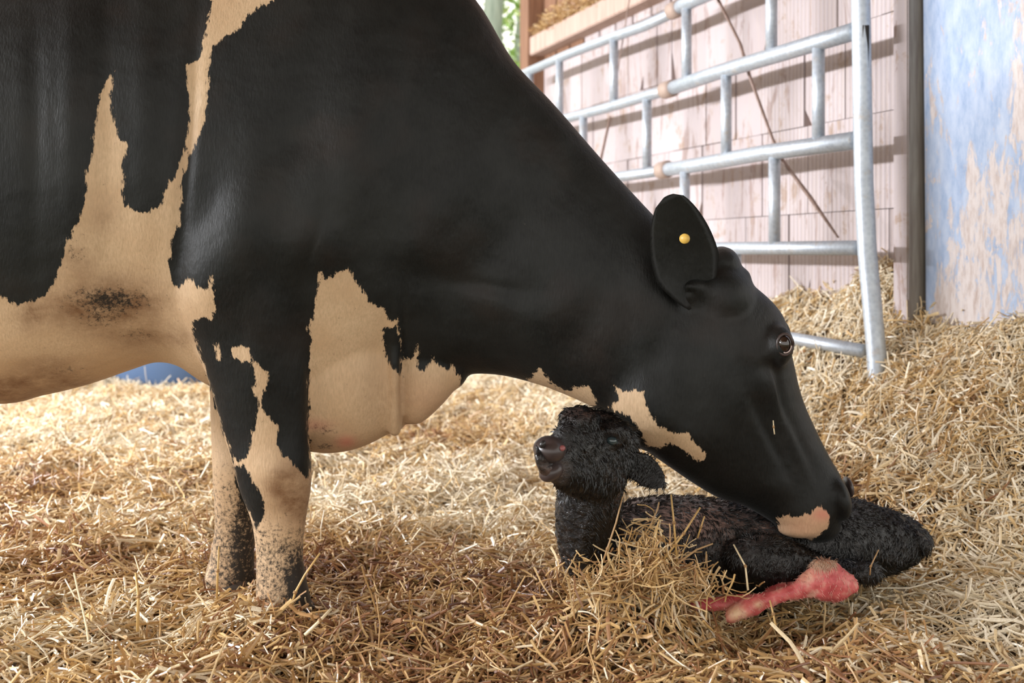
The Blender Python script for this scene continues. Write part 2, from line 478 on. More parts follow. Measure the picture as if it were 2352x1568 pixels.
# ------------------------------------------------------------------ straw
straw_lib = bpy.data.collections.new('straw_shapes')            # shapes only; not linked to the scene
def straw_shape(i):
    r = random.Random(100 + i)
    L = 1.0; k = 5; bend = r.uniform(-0.10, 0.10) if i % 4 else r.uniform(-0.35, 0.35)
    kink = r.choice([0, 0, 0.35, -0.4]); tw = r.uniform(0, 6)
    m = 6 if i % 5 else 4
    rad = 0.025 if i % 5 else 0.036
    pts = []
    for j in range(k + 1):
        t = j / k - 0.5
        x = t * L; z = bend * (t * t * 4 - 0.5) * 0.5; y = 0.0
        if kink and t > 0.1: z += (t - 0.1) * kink
        y = 0.03 * math.sin(tw + t * 5)
        pts.append((x, y, z))
    rr = [rad * (1 - 0.25 * j / k) for j in range(k + 1)]
    v, f = tube(pts, rr, m, flat=(0.75 if i % 5 else 0.16))
    if i % 6 == 0:   # a loose leaf blade on the stalk
        v2, f2 = tube([(-0.1, 0, 0.0), (0.05, 0.06, 0.05), (0.2, 0.16, 0.03), (0.32, 0.22, -0.05)], [0.015, 0.02, 0.016, 0.004], 4, flat=0.15)
        v, f = merge([(v, f), (v2, f2)])
    me = bpy.data.meshes.new('straw_stalk'); me.from_pydata(np.asarray(v).tolist(), [], f); me.update()
    me.materials.append(M_STRAW)
    o = bpy.data.objects.new('straw_shape_%02d' % i, me); straw_lib.objects.link(o)
for i in range(14): straw_shape(i)

def straw_cloud(name, pos, rot, scl, tone):
    n = len(pos)
    me = bpy.data.meshes.new(name); me.vertices.add(n); me.vertices.foreach_set('co', np.asarray(pos, np.float32).ravel())
    a = me.attributes.new('rot', 'FLOAT_VECTOR', 'POINT'); a.data.foreach_set('vector', np.asarray(rot, np.float32).ravel())
    a = me.attributes.new('scl', 'FLOAT_VECTOR', 'POINT'); a.data.foreach_set('vector', np.asarray(scl, np.float32).ravel())
    a = me.attributes.new('tone', 'FLOAT', 'POINT'); a.data.foreach_set('value', np.asarray(tone, np.float32))
    me.materials.append(M_STRAW)
    o = link(bpy.data.objects.new(name, me))
    ng = bpy.data.node_groups.get('straw_scatter')
    if ng is None:
        ng = bpy.data.node_groups.new('straw_scatter', 'GeometryNodeTree')
        ng.interface.new_socket('Geometry', in_out='INPUT', socket_type='NodeSocketGeometry')
        ng.interface.new_socket('Geometry', in_out='OUTPUT', socket_type='NodeSocketGeometry')
        N = ng.nodes; Lk = ng.links
        gi = N.new('NodeGroupInput'); go = N.new('NodeGroupOutput')
        ci = N.new('GeometryNodeCollectionInfo'); ci.inputs['Collection'].default_value = straw_lib
        ci.inputs['Separate Children'].default_value = True; ci.inputs['Reset Children'].default_value = True
        ip = N.new('GeometryNodeInstanceOnPoints'); ip.inputs['Pick Instance'].default_value = True
        r = N.new('GeometryNodeInputNamedAttribute'); r.data_type = 'FLOAT_VECTOR'; r.inputs['Name'].default_value = 'rot'
        e2r = N.new('FunctionNodeEulerToRotation')
        s = N.new('GeometryNodeInputNamedAttribute'); s.data_type = 'FLOAT_VECTOR'; s.inputs['Name'].default_value = 'scl'
        mp = N.new('GeometryNodeMeshToPoints')
        Lk.new(gi.outputs[0], mp.inputs['Mesh']); Lk.new(mp.outputs[0], ip.inputs['Points'])
        Lk.new(ci.outputs[0], ip.inputs['Instance'])
        Lk.new(r.outputs[0], e2r.inputs[0]); Lk.new(e2r.outputs[0], ip.inputs['Rotation'])
        Lk.new(s.outputs[0], ip.inputs['Scale'])
        Lk.new(ip.outputs[0], go.inputs[0])
    md = o.modifiers.new('scatter', 'NODES'); md.node_group = ng
    return o

def tone_field(X, Y):
    """bleached and rotten drifts in the bedding, plus lit and shaded areas put into the tone"""
    t = 0.68 + 0.75 * (vnoise(X, Y, 1.3, 21) - 0.5) + 0.35 * (vnoise(X, Y, 4.0, 22) - 0.5)
    t += 0.16 * sstep(Y, 2.6, 3.6)  # brighter light farther back, put into the straw tone
    t += 0.28 * sstep(X, 0.7, 1.3) * sstep(Y, 2.5, 3.0)  # strong light on the right bank, put into the straw tone
    t += gauss(X, Y, -0.1, 3.4, 0.8, 0.6, 0.15)  # pale glints on the middle straw, put into the tone
    t -= gauss(X, Y, -0.42, 2.65, 0.30, 0.22, 0.34)     # brown straw right of the forelegs, with their shadow put into the tone
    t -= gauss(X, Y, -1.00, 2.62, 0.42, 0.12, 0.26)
    t -= gauss(X, Y, 0.95, 2.85, 0.22, 0.16, 0.30)  # dark shading behind the calf's rump, put into the brown tone
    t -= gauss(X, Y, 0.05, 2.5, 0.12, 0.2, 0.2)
    return t

def scatter(n, xr, yr, lmin, lmax, lift=0.03, pitch=0.22, keep=None):
    X = rng.uniform(*xr, n); Y = rng.uniform(*yr, n)
    if keep is not None:
        k = keep(X, Y); X = X[k]; Y = Y[k]; n = len(X)
    Z = ground_h(X, Y) + rng.uniform(-0.012, lift, n) * rng.uniform(0.3, 1, n)
    L = rng.uniform(lmin, lmax, n) * rng.uniform(0.45, 1.15, n) * np.where(rng.random(n) < 0.04, 1.7, 1.0)
    e = 0.02
    gx = (ground_h(X + e, Y) - ground_h(X - e, Y)) / (2 * e); gy = (ground_h(X, Y + e) - ground_h(X, Y - e)) / (2 * e)
    yaw = rng.uniform(0, 2 * np.pi, n)
    slope = np.arctan(gx * np.cos(yaw) + gy * np.sin(yaw))
    pt = rng.normal(0, pitch, n)
    up = rng.random(n) < 0.018
    pt = np.where(up, rng.choice([-1, 1], n) * rng.uniform(0.6, 1.2, n), pt)
    Z = Z + np.abs(np.sin(pt)) * L * np.where(up, 0.36, 0.22)
    rot = np.stack([rng.uniform(0, 6.28, n), -(slope + pt), yaw], -1)
    th = rng.uniform(0.06, 0.15, n)
    scl = np.stack([L, th, th], -1)
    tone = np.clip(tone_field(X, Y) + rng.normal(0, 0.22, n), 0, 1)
    return np.stack([X, Y, Z], -1), rot, scl, tone

def vis(X, Y):
    m = 0.45
    return (np.abs(X) < 0.53 * Y + m) & (X * NW[0] + Y * NW[1] < WALL_C + 0.04)
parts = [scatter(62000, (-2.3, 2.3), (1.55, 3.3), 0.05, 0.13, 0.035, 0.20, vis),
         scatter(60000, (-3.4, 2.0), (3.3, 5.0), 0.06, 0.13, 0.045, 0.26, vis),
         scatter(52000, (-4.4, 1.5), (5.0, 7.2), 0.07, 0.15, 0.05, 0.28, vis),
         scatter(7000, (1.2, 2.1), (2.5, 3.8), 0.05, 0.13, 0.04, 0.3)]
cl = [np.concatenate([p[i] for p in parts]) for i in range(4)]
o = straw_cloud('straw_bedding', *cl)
tag(o, 'loose golden wheat straw bedding spread over the barn floor', 'straw', kind='stuff')

# tall tuft in front of the calf
def tuft(n, px, py, d, rx, rz, seed):
    g = np.random.default_rng(seed); c = np.array(P(px, py, d))
    pos = c + g.normal(0, 1, (n, 3)) * np.array([rx, 0.035, rz])
    pos[:, 2] = np.maximum(pos[:, 2], ground_h(pos[:, 0], pos[:, 1]))
    pit = g.normal(0, 0.75, n)
    rot = np.stack([g.uniform(0, 6.28, n), pit, g.uniform(0, 6.28, n)], -1)
    L = g.uniform(0.03, 0.09, n); th = g.uniform(0.05, 0.09, n)
    tone = np.clip(g.normal(0.55, 0.16, n), 0, 1)
    return pos, rot, np.stack([L, th, th], -1), tone
tf = [tuft(260, 1490, 1300, 2.16, 0.05, 0.035, 1), tuft(60, 1485, 1245, 2.16, 0.018, 0.03, 4), tuft(170, 1400, 1330, 2.15, 0.06, 0.02, 2), tuft(150, 1570, 1340, 2.19, 0.05, 0.015, 3)]
o = straw_cloud('straw_tuft', *[np.concatenate([p[i] for p in tf]) for i in range(4)])
tag(o, 'tangled tuft of tan straw heaped up in front of the lying calf', 'straw', kind='stuff')

# ------------------------------------------------------------------ wall with rows of whitewashed boards
def W(along, z, out=0.0):
    """point on the wall: along = metres away from the near end, out = towards the barn interior"""
    a0 = np.array([1.41, 3.52])
    a0 = a0 + NW * (WALL_C - a0 @ NW)
    p = a0 + UW * along - NW * out
    return Vector((p[0], p[1], z))
uw = Vector((UW[0], UW[1], 0)); nw = Vector((NW[0], NW[1], 0)); zv = Vector((0, 0, 1))

wall = mesh_obj('wall_right', *box(W(-0.6, -0.1, -0.035), uw * 3.9, nw * 0.14, zv * 3.3), whitewash_material('mortar', 0.7), smooth=False)
tag(wall, kind='structure')
rows = [-0.05, 0.305, 0.66, 1.015, 1.37, 1.725, 2.08]
wr = random.Random(5)
for ri in range(len(rows) - 1):
    a = -0.02
    while a < 3.28:
        w = wr.choice([0.14, 0.18, 0.24, 0.30]); w = min(w, 3.30 - a)
        if w < 0.04: break
        z0 = rows[ri]; z1 = rows[ri + 1]
        pr = wr.uniform(-0.004, 0.005); tilt = wr.uniform(-0.004, 0.004)
        ww = w - wr.choice([0.002, 0.003, 0.006]); hh = z1 - z0 - 0.003
        # outline of the board face; some have a corner split off
        A_, B_ = wr.uniform(0.02, 0.05), wr.uniform(0.06, 0.16)
        kind = wr.random()
        if kind < 0.13: out = [(A_, 0), (ww, 0), (ww, hh), (0, hh), (0, B_)]
        elif kind < 0.22: out = [(0, 0), (ww - A_, 0), (ww, B_), (ww, hh), (0, hh)]
        elif kind < 0.28: out = [(0, 0), (ww, 0), (ww, hh - B_), (ww - A_ * .6, hh), (0, hh)]
        else: out = [(0, 0), (ww, 0), (ww, hh), (0, hh)]
        k_ = len(out)
        v = [tuple(uw * x + zv * z) for x, z in out] + [tuple(uw * x + zv * z + nw * 0.035) for x, z in out]
        f = [tuple(range(k_)), tuple(range(2 * k_ - 1, k_ - 1, -1))] + [(i, i + k_, (i + 1) % k_ + k_, (i + 1) % k_) for i in range(k_)]
        p = mesh_obj('plank', v, f, M_RIB if a < 0.75 else M_WASH, wall, smooth=False, world_coords=False)
        p.location = W(a, z0 + 0.002, 0.0 + pr)
        a += w
# ledge beam along the top of the boards, brown boards behind it
beam = mesh_obj('trim_1', *box(W(-0.5, 2.145, 0.10), uw * 3.75, nw * 0.14, zv * 0.12, 0.006), M_BEAM, smooth=False)
tag(beam, kind='structure')
for k in range(9):
    w0 = 3.25 - (k + 1) * 0.2
    v, f = box(W(w0, 2.10, 0.0), uw * 0.185, nw * 0.03, zv * 1.15, 0.004)
    b = mesh_obj('board', v, f, M_BROWN if k < 3 else M_WASH, wall, smooth=False)
# end post of the wall (far left end) and post near the right end
v, f = box(W(3.24, -0.1, 0.11), uw * 0.15, nw * 0.22, zv * 3.4, 0.006)
tag(mesh_obj('trim_2', v, f, M_BROWN, smooth=False), kind='structure')
corner = P(2085, 590, 3.40)
v, f = box((corner.x, corner.y, -0.1), uw * 0.07, nw * 0.13, zv * 3.2, 0.004)
post = mesh_obj('trim_3', v, f, M_POST_DARK, smooth=False); tag(post, kind='structure')
post.data.materials.append(M_WASH)
for p in post.data.polygons:
    if Vector(p.normal).dot(-nw) > 0.8: p.material_index = 1  # side towards the light is whitewashed; shaded sides are painted darker
# straw lying on the ledge
n = 2600
al = rng.uniform(1.0, 3.2, n); ou = rng.uniform(0.0, 0.10, n)
base = np.array([W(a, 2.265, o_) for a, o_ in zip(al, ou)])
base[:, 2] += rng.uniform(0, 1, n) * (0.17 * (0.11 - ou) / 0.11 + 0.015)
o = straw_cloud('ledge_straw', base, np.stack([rng.uniform(0, 6, n), rng.normal(0, 0.35, n), rng.uniform(0, 6.28, n)], -1),
                np.stack([rng.uniform(0.04, 0.11, n), rng.uniform(0.08, 0.13, n), rng.uniform(0.08, 0.13, n)], -1), np.clip(rng.normal(0.5, 0.15, n), 0, 1))
tag(o, 'drift of chopped straw lying on the ledge of the wall', 'straw', kind='stuff')

# unseen barn roof, added so that light comes from the open left and back
v, f = box((-3.6, -3.0, 3.3), (8.0, 0, 0), (0, 8.6, 0), (0, 0, 0.06))
tag(mesh_obj('unseen_ceiling', v, f, M_BROWN, smooth=False), kind='structure')

# ------------------------------------------------------------------ painted blue board hanging at the right
b0 = P(2126, 742, 3.40); b1 = P(2352, 756, 3.09)
bd = Vector((b1.x - b0.x, b1.y - b0.y, 0)).normalized(); bn_ = Vector((-bd.y, bd.x, 0))
if bn_.x < 0: bn_ = -bn_
bb = empty('painted_board', (b0.x, b0.y, b0.z), 'tall board with flaking pale blue paint at the right of the wall', 'board')
v, f = box((b0.x, b0.y, b0.z), bd * 0.78 , bn_ * 0.022, zv * 2.1 + bd * -0.02, 0.002)
mesh_obj('board_panel', v, f, M_BLUE, bb, smooth=False)

# ------------------------------------------------------------------ tubular gate
GC = (P(1980, 590, 3.40).x, 3.40); GCc = GC[0] * NW[0] + GC[1] * NW[1]
def G(x, y, off=0.0):
    """point of the gate's plane seen at column x, row y"""
    k = (x - CX) / F
    d = (GCc + off) / (k * NW[0] + NW[1])
    return P(x, y, d)
gate = empty('tubular_gate', G(1980, 860), 'galvanised tubular steel gate of ladder-like rails in front of the whitewashed wall', 'gate')
def gate_tube(name, pts, r, mt=M_GALV, m=14, label=None, parent=gate):
    v, f = tube(pts, r, m); o = mesh_obj(name, v, f, mt, parent)
    if label: o['label'] = label
    return o
R = 0.0262
def rail(pts, r0, split=None, r1=None):
    P3 = [G(x, y) for x, y in pts]
    gate_tube('rail', P3, r0)
rails = {
 4: [(1185, 177), (1300, 127), (1400, 88), (1480, 60), (1560, 22)],
 3: [(1180, 305), (1290, 275), (1400, 246), (1500, 216), (1545, 203)],
 2: [(1190, 440), (1300, 425), (1410, 408), (1535, 389)],
 1: [(1190, 570), (1400, 570), (1620, 570), (1700, 570), (1972, 569)],
 0: [(1190, 703), (1600, 748), (1820, 777), (1985, 806)]}
thick = {4: [(1545, 24), (1600, -2), (1700, -45), (1960, -160)],
 3: [(1530, 207), (1650, 166), (1800, 121), (1962, 72)],
 2: [(1520, 391), (1600, 379), (1750, 352), (1966, 322)]}
for k, pts in rails.items(): rail(pts, R * (1.0 if k else 0.9))
for k, pts in thick.items(): rail(pts, R * 1.2)
def collar(x, y, dx, dy):
    a = G(x - dx, y + dy); b = G(x + dx, y - dy)
    gate_tube('collar', [a, b], R * 1.5, M_RUST)
collar(1552, 22, 9, 4); collar(1536, 205, 10, 3); collar(1526, 390, 9, 2)
def rung(x, y0, y1, r=0.0225, x1=None):
    gate_tube('rung', [G(x, y0), G(x1 or x, y1)], r)
for a in [(1217, 170, 300), (1285, 135, 276), (1410, 86, 243), (1577, 8, 192), (1772, -80, 128),
          (1340, 262, 418), (1486, 222, 396), (1668, 162, 364), (1880, 98, 335),
          (1400, 410, 570), (1573, 384, 570), (1779, 348, 570), (1460, 570, 734), (1690, 570, 760)]: rung(*a)
pp = [(1974, -230), (1977, 0), (1982, 300), (1984, 420), (1992, 580), (2003, 700), (2012, 800), (2018, 900), (2022, 960)]
gate_tube('gate_post', [G(x, y) for x, y in pp], 0.0315, m=20, label='upright end post of the gate, bent at its foot')
gp = G(1977, 112); v, f = box((0, 0, 0), (0.026, 0, 0), (0, 0.006, 0), (0, 0, 0.15), 0.0025)
v = np.array(v); v[:, 0] += gp.x - 0.008; v[:, 1] += gp.y - 0.0335; v[:, 2] += gp.z - 0.075
mesh_obj('post_slot', v, f, M_SLOT, gate)

# wooden lath leaning between gate and wall, two loose hanging ends of cord
def lath(name, pts, w, label, off):
    P3 = [G(x, y, off) for x, y in pts]
    v, f = tube(P3, w, 6, flat=0.5); o = mesh_obj(name, v, f, M_LATH)
    tag(o, label, 'lath' if name != 'twine' else 'twine'); return o
lath('wooden_lath', [(1645, -10), (1700, 100), (1722, 175), (1775, 320), (1800, 372), (1862, 455), (1925, 545)], [0.009, 0.009, 0.009, 0.008, 0.010, 0.013, 0.006],
     'long thin wooden lath leaning slantwise behind the gate', 0.06)
lath('thin_stick', [(1447, -10), (1436, 60), (1424, 130), (1416, 185)], 0.007, 'short thin stick hanging behind the upper gate rails', 0.06)
lath('broken_stick', [(1402, 268), (1390, 320), (1376, 385)], 0.008, 'short broken stick hanging below the middle gate rail', 0.06)

# ------------------------------------------------------------------ tub, trees
tub = empty('water_tub', (-2.2, 6.95, 0), 'round blue plastic water tub far behind the cow', 'tub')
prof = [(0.50, 0.0), (0.56, 0.06), (0.60, 0.3), (0.63, 0.52), (0.66, 0.54), (0.66, 0.58), (0.60, 0.58), (0.57, 0.3), (0.52, 0.08), (0.0, 0.07)]
def lathe(prof, c, n=40):
    v = []; f = []
    for r, z in prof:
        for j in range(n): v.append((c[0] + r * math.cos(2 * math.pi * j / n), c[1] + r * math.sin(2 * math.pi * j / n), c[2] + z))
    for i in range(len(prof) - 1):
        for j in range(n): f.append((i * n + j, i * n + (j + 1) % n, (i + 1) * n + (j + 1) % n, (i + 1) * n + j))
    return np.array(v), f
mesh_obj('tub_shell', *lathe(prof, (-2.2, 6.95, 0)), M_TUB, tub)
mesh_obj('rim', *lathe([(0.655, 0.55), (0.68, 0.55), (0.68, 0.59), (0.655, 0.59)], (-2.2, 6.95, 0)), M_TUB, tub)
ty = lathe([(0.12 + 0.08 * math.cos(a), 0.11 + 0.11 * math.sin(a)) for a in np.linspace(0, 2 * math.pi, 17)], (-2.98, 6.4, -0.02))
o = mesh_obj('rubber_tyre', *ty, M_RUBBER); tag(o, 'black rubber tyre lying flat beside the blue tub', 'tyre')

def tree(x, y, h, r, crown, seed, label, leafm, n=2600):
    g = np.random.default_rng(seed)
    t = empty('broadleaf_tree', (x, y, -0.1), label, 'tree', 'trees outside the barn')
    pts = [(x + 0.1 * math.sin(k * 1.3 + seed), y, -0.1 + h * k / 6) for k in range(7)]
    v, f = tube(pts, [r * (1.15 - 0.1 * k) for k in range(7)], 14); mesh_obj('trunk', v, f, M_BARK, t)
    for k in range(4):
        a = g.uniform(0, 6.28); z = h * g.uniform(0.35, 0.8)
        p0 = Vector((x, y, z)); p1 = p0 + Vector((math.cos(a) * 1.0, math.sin(a) * 1.0, 0.7))
        v, f = tube([p0, (p0 + p1) / 2 + Vector((0, 0, 0.1)), p1], [r * .35, r * .25, r * .1], 8); mesh_obj('branch', v, f, M_BARK, t)
    c = np.array([x, y + 0.9, crown[0]]) + g.normal(0, 1, (n, 3)) * np.array([crown[1], crown[1] * 0.6, crown[2]])
    V = []; Fc = []
    for i in range(n):
        a = g.normal(0, 1, 3); a /= np.linalg.norm(a); b = np.cross(a, g.normal(0, 1, 3)); b /= np.linalg.norm(b)
        s = g.uniform(0.04, 0.09); nn = np.cross(a, b) * s * 0.15; k = len(V)
        V += [c[i] - a * s, c[i] + b * s * .5 - nn, c[i] + a * s, c[i] - b * s * .5 - nn]
        Fc += [(k, k + 1, k + 2), (k, k + 2, k + 3)]
    o = mesh_obj('foliage', V, Fc, leafm, t, smooth=False); o['kind'] = 'stuff'
tree(-0.10, 10.0, 6.5, 0.12, (3.2, 1.0, 0.7), 1, 'grey trunked broadleaf tree seen past the end of the wall', M_LEAF, 1300)
tree(0.16, 12.5, 7.0, 0.13, (3.4, 1.4, 0.9), 2, 'pale green broadleaf tree farther off past the wall end', M_LEAFB, 1800)
tree(-4.4, 13.5, 7.0, 0.25, (3.4, 1.6, 1.2), 3, 'broadleaf tree hidden behind the cow to the left', M_LEAF, 2000)

# ------------------------------------------------------------------ the cow
CD = 2.42
cow_parts = []
torso = [(-620, 120, -620, 420, CD, .10), (-560, -20, -560, 600, CD, .20), (-430, -110, -430, 760, CD, .27), (-220, -125, -220, 880, CD, .31), (0, -120, 0, 925, CD, .325),
         (100, -120, 100, 908, CD, .32), (200, -120, 200, 884, CD, .31), (300, -125, 300, 850, CD, .295), (360, -125, 360, 832, CD, .28), (420, -130, 420, 840, CD, .27),
         (490, -135, 490, 885, CD, .26), (620, -140, 620, 940, CD, .25), (750, -140, 750, 930, CD, .235), (880, -120, 880, 850, CD, .21), (980, -90, 960, 800, CD, .17)]
cow_parts.append(loft(torso, e=2.15, m=48))
# neck and head
nk = [(800, -130, 800, 880, CD, .205), (980, -95, 930, 880, CD, .18), (1090, -5, 1010, 872, CD - .005, .155), (1180, 140, 1075, 860, CD - .01, .14), (1275, 242, 1150, 862, CD - .02, .13),
      (1400, 385, 1250, 888, CD - .04, .12), (1490, 482, 1340, 925, CD - .06, .115), (1560, 555, 1400, 955, CD - .07, .11)]
cow_parts.append(loft(nk, e=2.0, cap=(0, 1)))
HD = 2.335
hd = [(1590, 590, 1400, 945, HD + .01, .085), (1650, 610, 1430, 985, HD, .105), (1730, 655, 1478, 1030, HD, .115), (1795, 722, 1540, 1074, HD + .005, .118), (1815, 810, 1590, 1108, HD + .01, .105),
      (1838, 905, 1645, 1140, HD + .01, .088), (1872, 985, 1695, 1155, HD + .01, .078), (1905, 1050, 1740, 1178, HD + .01, .075), (1930, 1095, 1775, 1200, HD + .005, .075), (1938, 1150, 1800, 1218, HD, .066), (1925, 1190, 1840, 1226, HD, .05)]
cow_parts.append(loft(hd, e=2.25))
cow_parts.append(blob(1660, 606, HD + .0, 38, 42, .070, 0.5))      # poll knobs
cow_parts.append(blob(1650, 680, HD + .0, 82, 85, .112, 0.5))
cow_parts.append(blob(1625, 610, HD + .01, 50, 35, .08, 0.3))
cow_parts.append(blob(1696, 640, HD - .01, 28, 28, .050, 0.7))
cow_parts.append(blob(1845, 1205, HD - .01, 62, 27, .052, 0.12))      # lower lip
cow_parts.append(blob(1920, 1140, HD - .01, 26, 55, .075, 0.2))        # nostril pad
cow_parts.append(blob(1786, 795, HD - .075, 36, 50, .045, -0.1))        # near eye socket
cow_parts.append(blob(1786, 780, HD + .085, 30, 50, .04, -0.1))
cow_parts.append(blob(1592, 668, HD - .075, 38, 30, .035, 0.4))        # ear root
cow_parts.append(blob(1585, 640, HD + .085, 36, 32, .04, 0.4))
cow_parts.append(blob(1510, 910, HD - .01, 120, 130, .10, 0.2))        # cheek
# brisket and dewlap
br = [(620, 760, 620, 930, CD, .12), (680, 700, 680, 1018, CD, .13), (740, 660, 740, 1038, CD, .135), (800, 650, 800, 1034, CD, .135), (850, 660, 850, 1018, CD, .125), (892, 690, 892, 996, CD, .10)]
cow_parts.append(loft(br, e=2.2))
dl = [(925, 720, 925, 972, CD - .02, .05), (965, 730, 965, 972, CD - .02, .065), (1010, 750, 1010, 935, CD - .02, .06), (1045, 780, 1045, 895, CD - .02, .045)]
cow_parts.append(loft(dl, e=2.2))
cow_parts.append(loft([(890, 740, 922, 740, CD - .095, .018), (888, 850, 926, 850, CD - .085, .02), (890, 950, 925, 950, CD - .07, .02), (893, 990, 922, 990, CD - .06, .018)], m=16))
# near foreleg with shoulder
ND = 2.275
ln = [(560, 160, 800, 120, ND + .02, .06), (470, 350, 850, 300, ND, .09), (405, 470, 820, 440, ND - .01, .105), (384, 570, 765, 560, ND - .015, .11), (398, 680, 733, 660, ND - .01, .10), (445, 785, 714, 770, ND, .085),
      (485, 885, 708, 880, ND, .07), (513, 990, 707, 985, ND + .005, .060), (536, 1062, 715, 1060, ND + .005, .062), (552, 1125, 714, 1120, ND + .005, .056), (578, 1195, 703, 1190, ND + .005, .044),
      (588, 1265, 696, 1260, ND + .005, .040), (589, 1320, 700, 1315, ND + .005, .045), (589, 1375, 712, 1370, ND + .005, .050), (592, 1410, 720, 1405, ND + .005, .052)]
cow_parts.append(loft(ln, e=2.1, cap=(1, 0)))
FD = 2.46
lf = [(480, 560, 700, 560, FD + .04, .10), (478, 750, 660, 750, FD + .04, .08), (484, 900, 620, 900, FD + .02, .062), (487, 1000, 600, 1000, FD + .01, .055), (490, 1080, 598, 1080, FD, .056), (493, 1150, 592, 1150, FD, .048),
      (494, 1210, 586, 1210, FD, .040), (482, 1280, 584, 1280, FD, .042), (470, 1325, 584, 1325, FD, .048), (470, 1345, 586, 1345, FD, .048)]
cow_parts.append(loft(lf, e=2.1, cap=(1, 0)))
# hind legs (outside the frame)
for dd, sx in ((2.27, 0), (2.60, 40)):
    yb = HY + (H - 0.04) / dd * F; k = (yb - HY) / 780
    def yy(y): return HY + (y - HY) * k if y > 700 else y
    cow_parts.append(loft([(-560 + sx, 200, -300 + sx, 200, dd + (0.05 if sx == 0 else -.05), .10), (-560 + sx, 500, -260 + sx, 500, dd, .11), (-520 + sx, 700, -300 + sx, 720, dd, .09), (-530 + sx, yy(850), -400 + sx, yy(870), dd, .06),
        (-590 + sx, yy(970), -470 + sx, yy(980), dd, .045), (-580 + sx, yy(1100), -490 + sx, yy(1100), dd, .035), (-575 + sx, yy(1230), -480 + sx, yy(1230), dd, .038), (-570 + sx, yy(1340), -450 + sx, yy(1340), dd, .05)], e=2.1, cap=(1, 0)))
cow_parts.append(blob(-330, 880, CD, 130, 95, .14))                 # udder
tail = [P(-600, 0, CD), P(-660, 60, CD), P(-680, 300, CD), P(-670, 700, CD), P(-665, 950, CD), P(-660, 1020, CD)]
cow_parts.append(tube(tail, [0.05, 0.035, 0.025, 0.02, 0.035, 0.015], 12))

me = remeshed(cow_parts, 0.0065, 8, 0.5)
def smooth_region(me, regions, it):
    co = get_co(me); f = flank(co)
    w = np.zeros(len(co))
    for x, y, rx, ry in regions: w = np.maximum(w, np.exp(-(((f[:, 0] - x) / rx) ** 2 + ((f[:, 1] - y) / ry) ** 2) ** 2))
    e = np.empty(len(me.edges) * 2, np.int32); me.edges.foreach_get('vertices', e); e = e.reshape(-1, 2)
    e = e[(w[e[:, 0]] > .02) | (w[e[:, 1]] > .02)]
    a = np.concatenate([e[:, 0], e[:, 1]]); b = np.concatenate([e[:, 1], e[:, 0]])
    deg = np.maximum(np.bincount(a, minlength=len(co)), 1)
    for k in range(it):
        lam = 0.6 if k % 2 == 0 else -0.50
        s_ = np.stack([np.bincount(a, weights=co[b, i], minlength=len(co)) for i in range(3)], 1) / deg[:, None]
        m_ = w > .02
        co[m_] += lam * w[m_][:, None] * (s_ - co)[m_]
    set_co(me, co)
smooth_region(me, [(1450, 800, 110, 130), (1640, 690, 70, 40), (480, 470, 70, 140), (800, 300, 90, 200), (560, 130, 120, 100)], 260)
co = get_co(me); no = get_no(me)
# anatomy: gentle swellings and hollows, in side-view coordinates (x, y, rx, ry, metres, rotation)
fl = flank(co)
sculpt = [(560, 480, 60, 170, .016, 0.15), (690, 300, 60, 260, -.010, 0.25), (790, 420, 80, 200, .016, 0.3), (720, 560, 70, 60, .012, 0), (620, 640, 50, 90, -.008, 0),
          (470, 660, 50, 90, .010, 0.3), (600, 760, 40, 120, .008, 0), (680, 800, 25, 150, -.005, 0), (430, 330, 18, 260, -.012, 0.08), (330, 300, 40, 300, .008, 0),
          (240, 300, 24, 280, -.006, 0), (160, 300, 30, 300, .006, 0), (80, 320, 22, 260, -.005, 0), (640, 1085, 55, 35, .007, 0), (640, 1180, 45, 30, -.004, 0),
          (1050, 420, 60, 330, .010, 0.6), (1150, 560, 50, 260, -.010, 0.75), (980, 640, 90, 40, -.010, 0.2), (1150, 700, 130, 34, .006, 0.3), (1130, 660, 90, 16, -.004, 0.1),
          (1300, 700, 60, 200, .008, 1.0), (1400, 640, 40, 170, -.008, 0.5), (1440, 760, 30, 130, -.008, -0.1), (1610, 760, 60, 90, -.008, 0), (1700, 760, 40, 100, .006, -0.3),
          (1640, 960, 60, 110, -.006, -0.5), (1560, 1000, 30, 60, .006, -0.9), (1760, 960, 20, 120, -.008, -0.45), (1800, 960, 12, 110, .006, -0.4), (1830, 1000, 10, 90, -.005, -0.45),
          (1780, 1120, 40, 30, .005, 0), (1745, 900, 30, 30, .004, 0), (1765, 845, 26, 20, -.008, 0.2), (1575, 672, 26, 14, -.012, 0.3),
          (800, 900, 60, 90, .008, 0), (780, 1000, 60, 16, .006, 0), (926, 880, 6, 150, -.016, 0), (906, 900, 10, 150, .008, 0), (1792, 900, 9, 70, -.010, -0.2), (1776, 880, 8, 60, .006, -0.2), (1770, 1010, 9, 90, -.006, -0.45), (250, 700, 150, 60, .008, 0), (60, 800, 120, 60, .010, 0), (360, 640, 60, 120, -.006, 0.3)]
near = np.clip(-no[:, 1], 0, 1)
dsp = np.zeros(len(co))
for (x, y, rx, ry, a, rt) in sculpt:
    c, s = math.cos(rt), math.sin(rt); dx = fl[:, 0] - x; dy = fl[:, 1] - y
    u = dx * c + dy * s; w = -dx * s + dy * c
    dsp += a * np.exp(-(u / rx) ** 2 - (w / ry) ** 2)
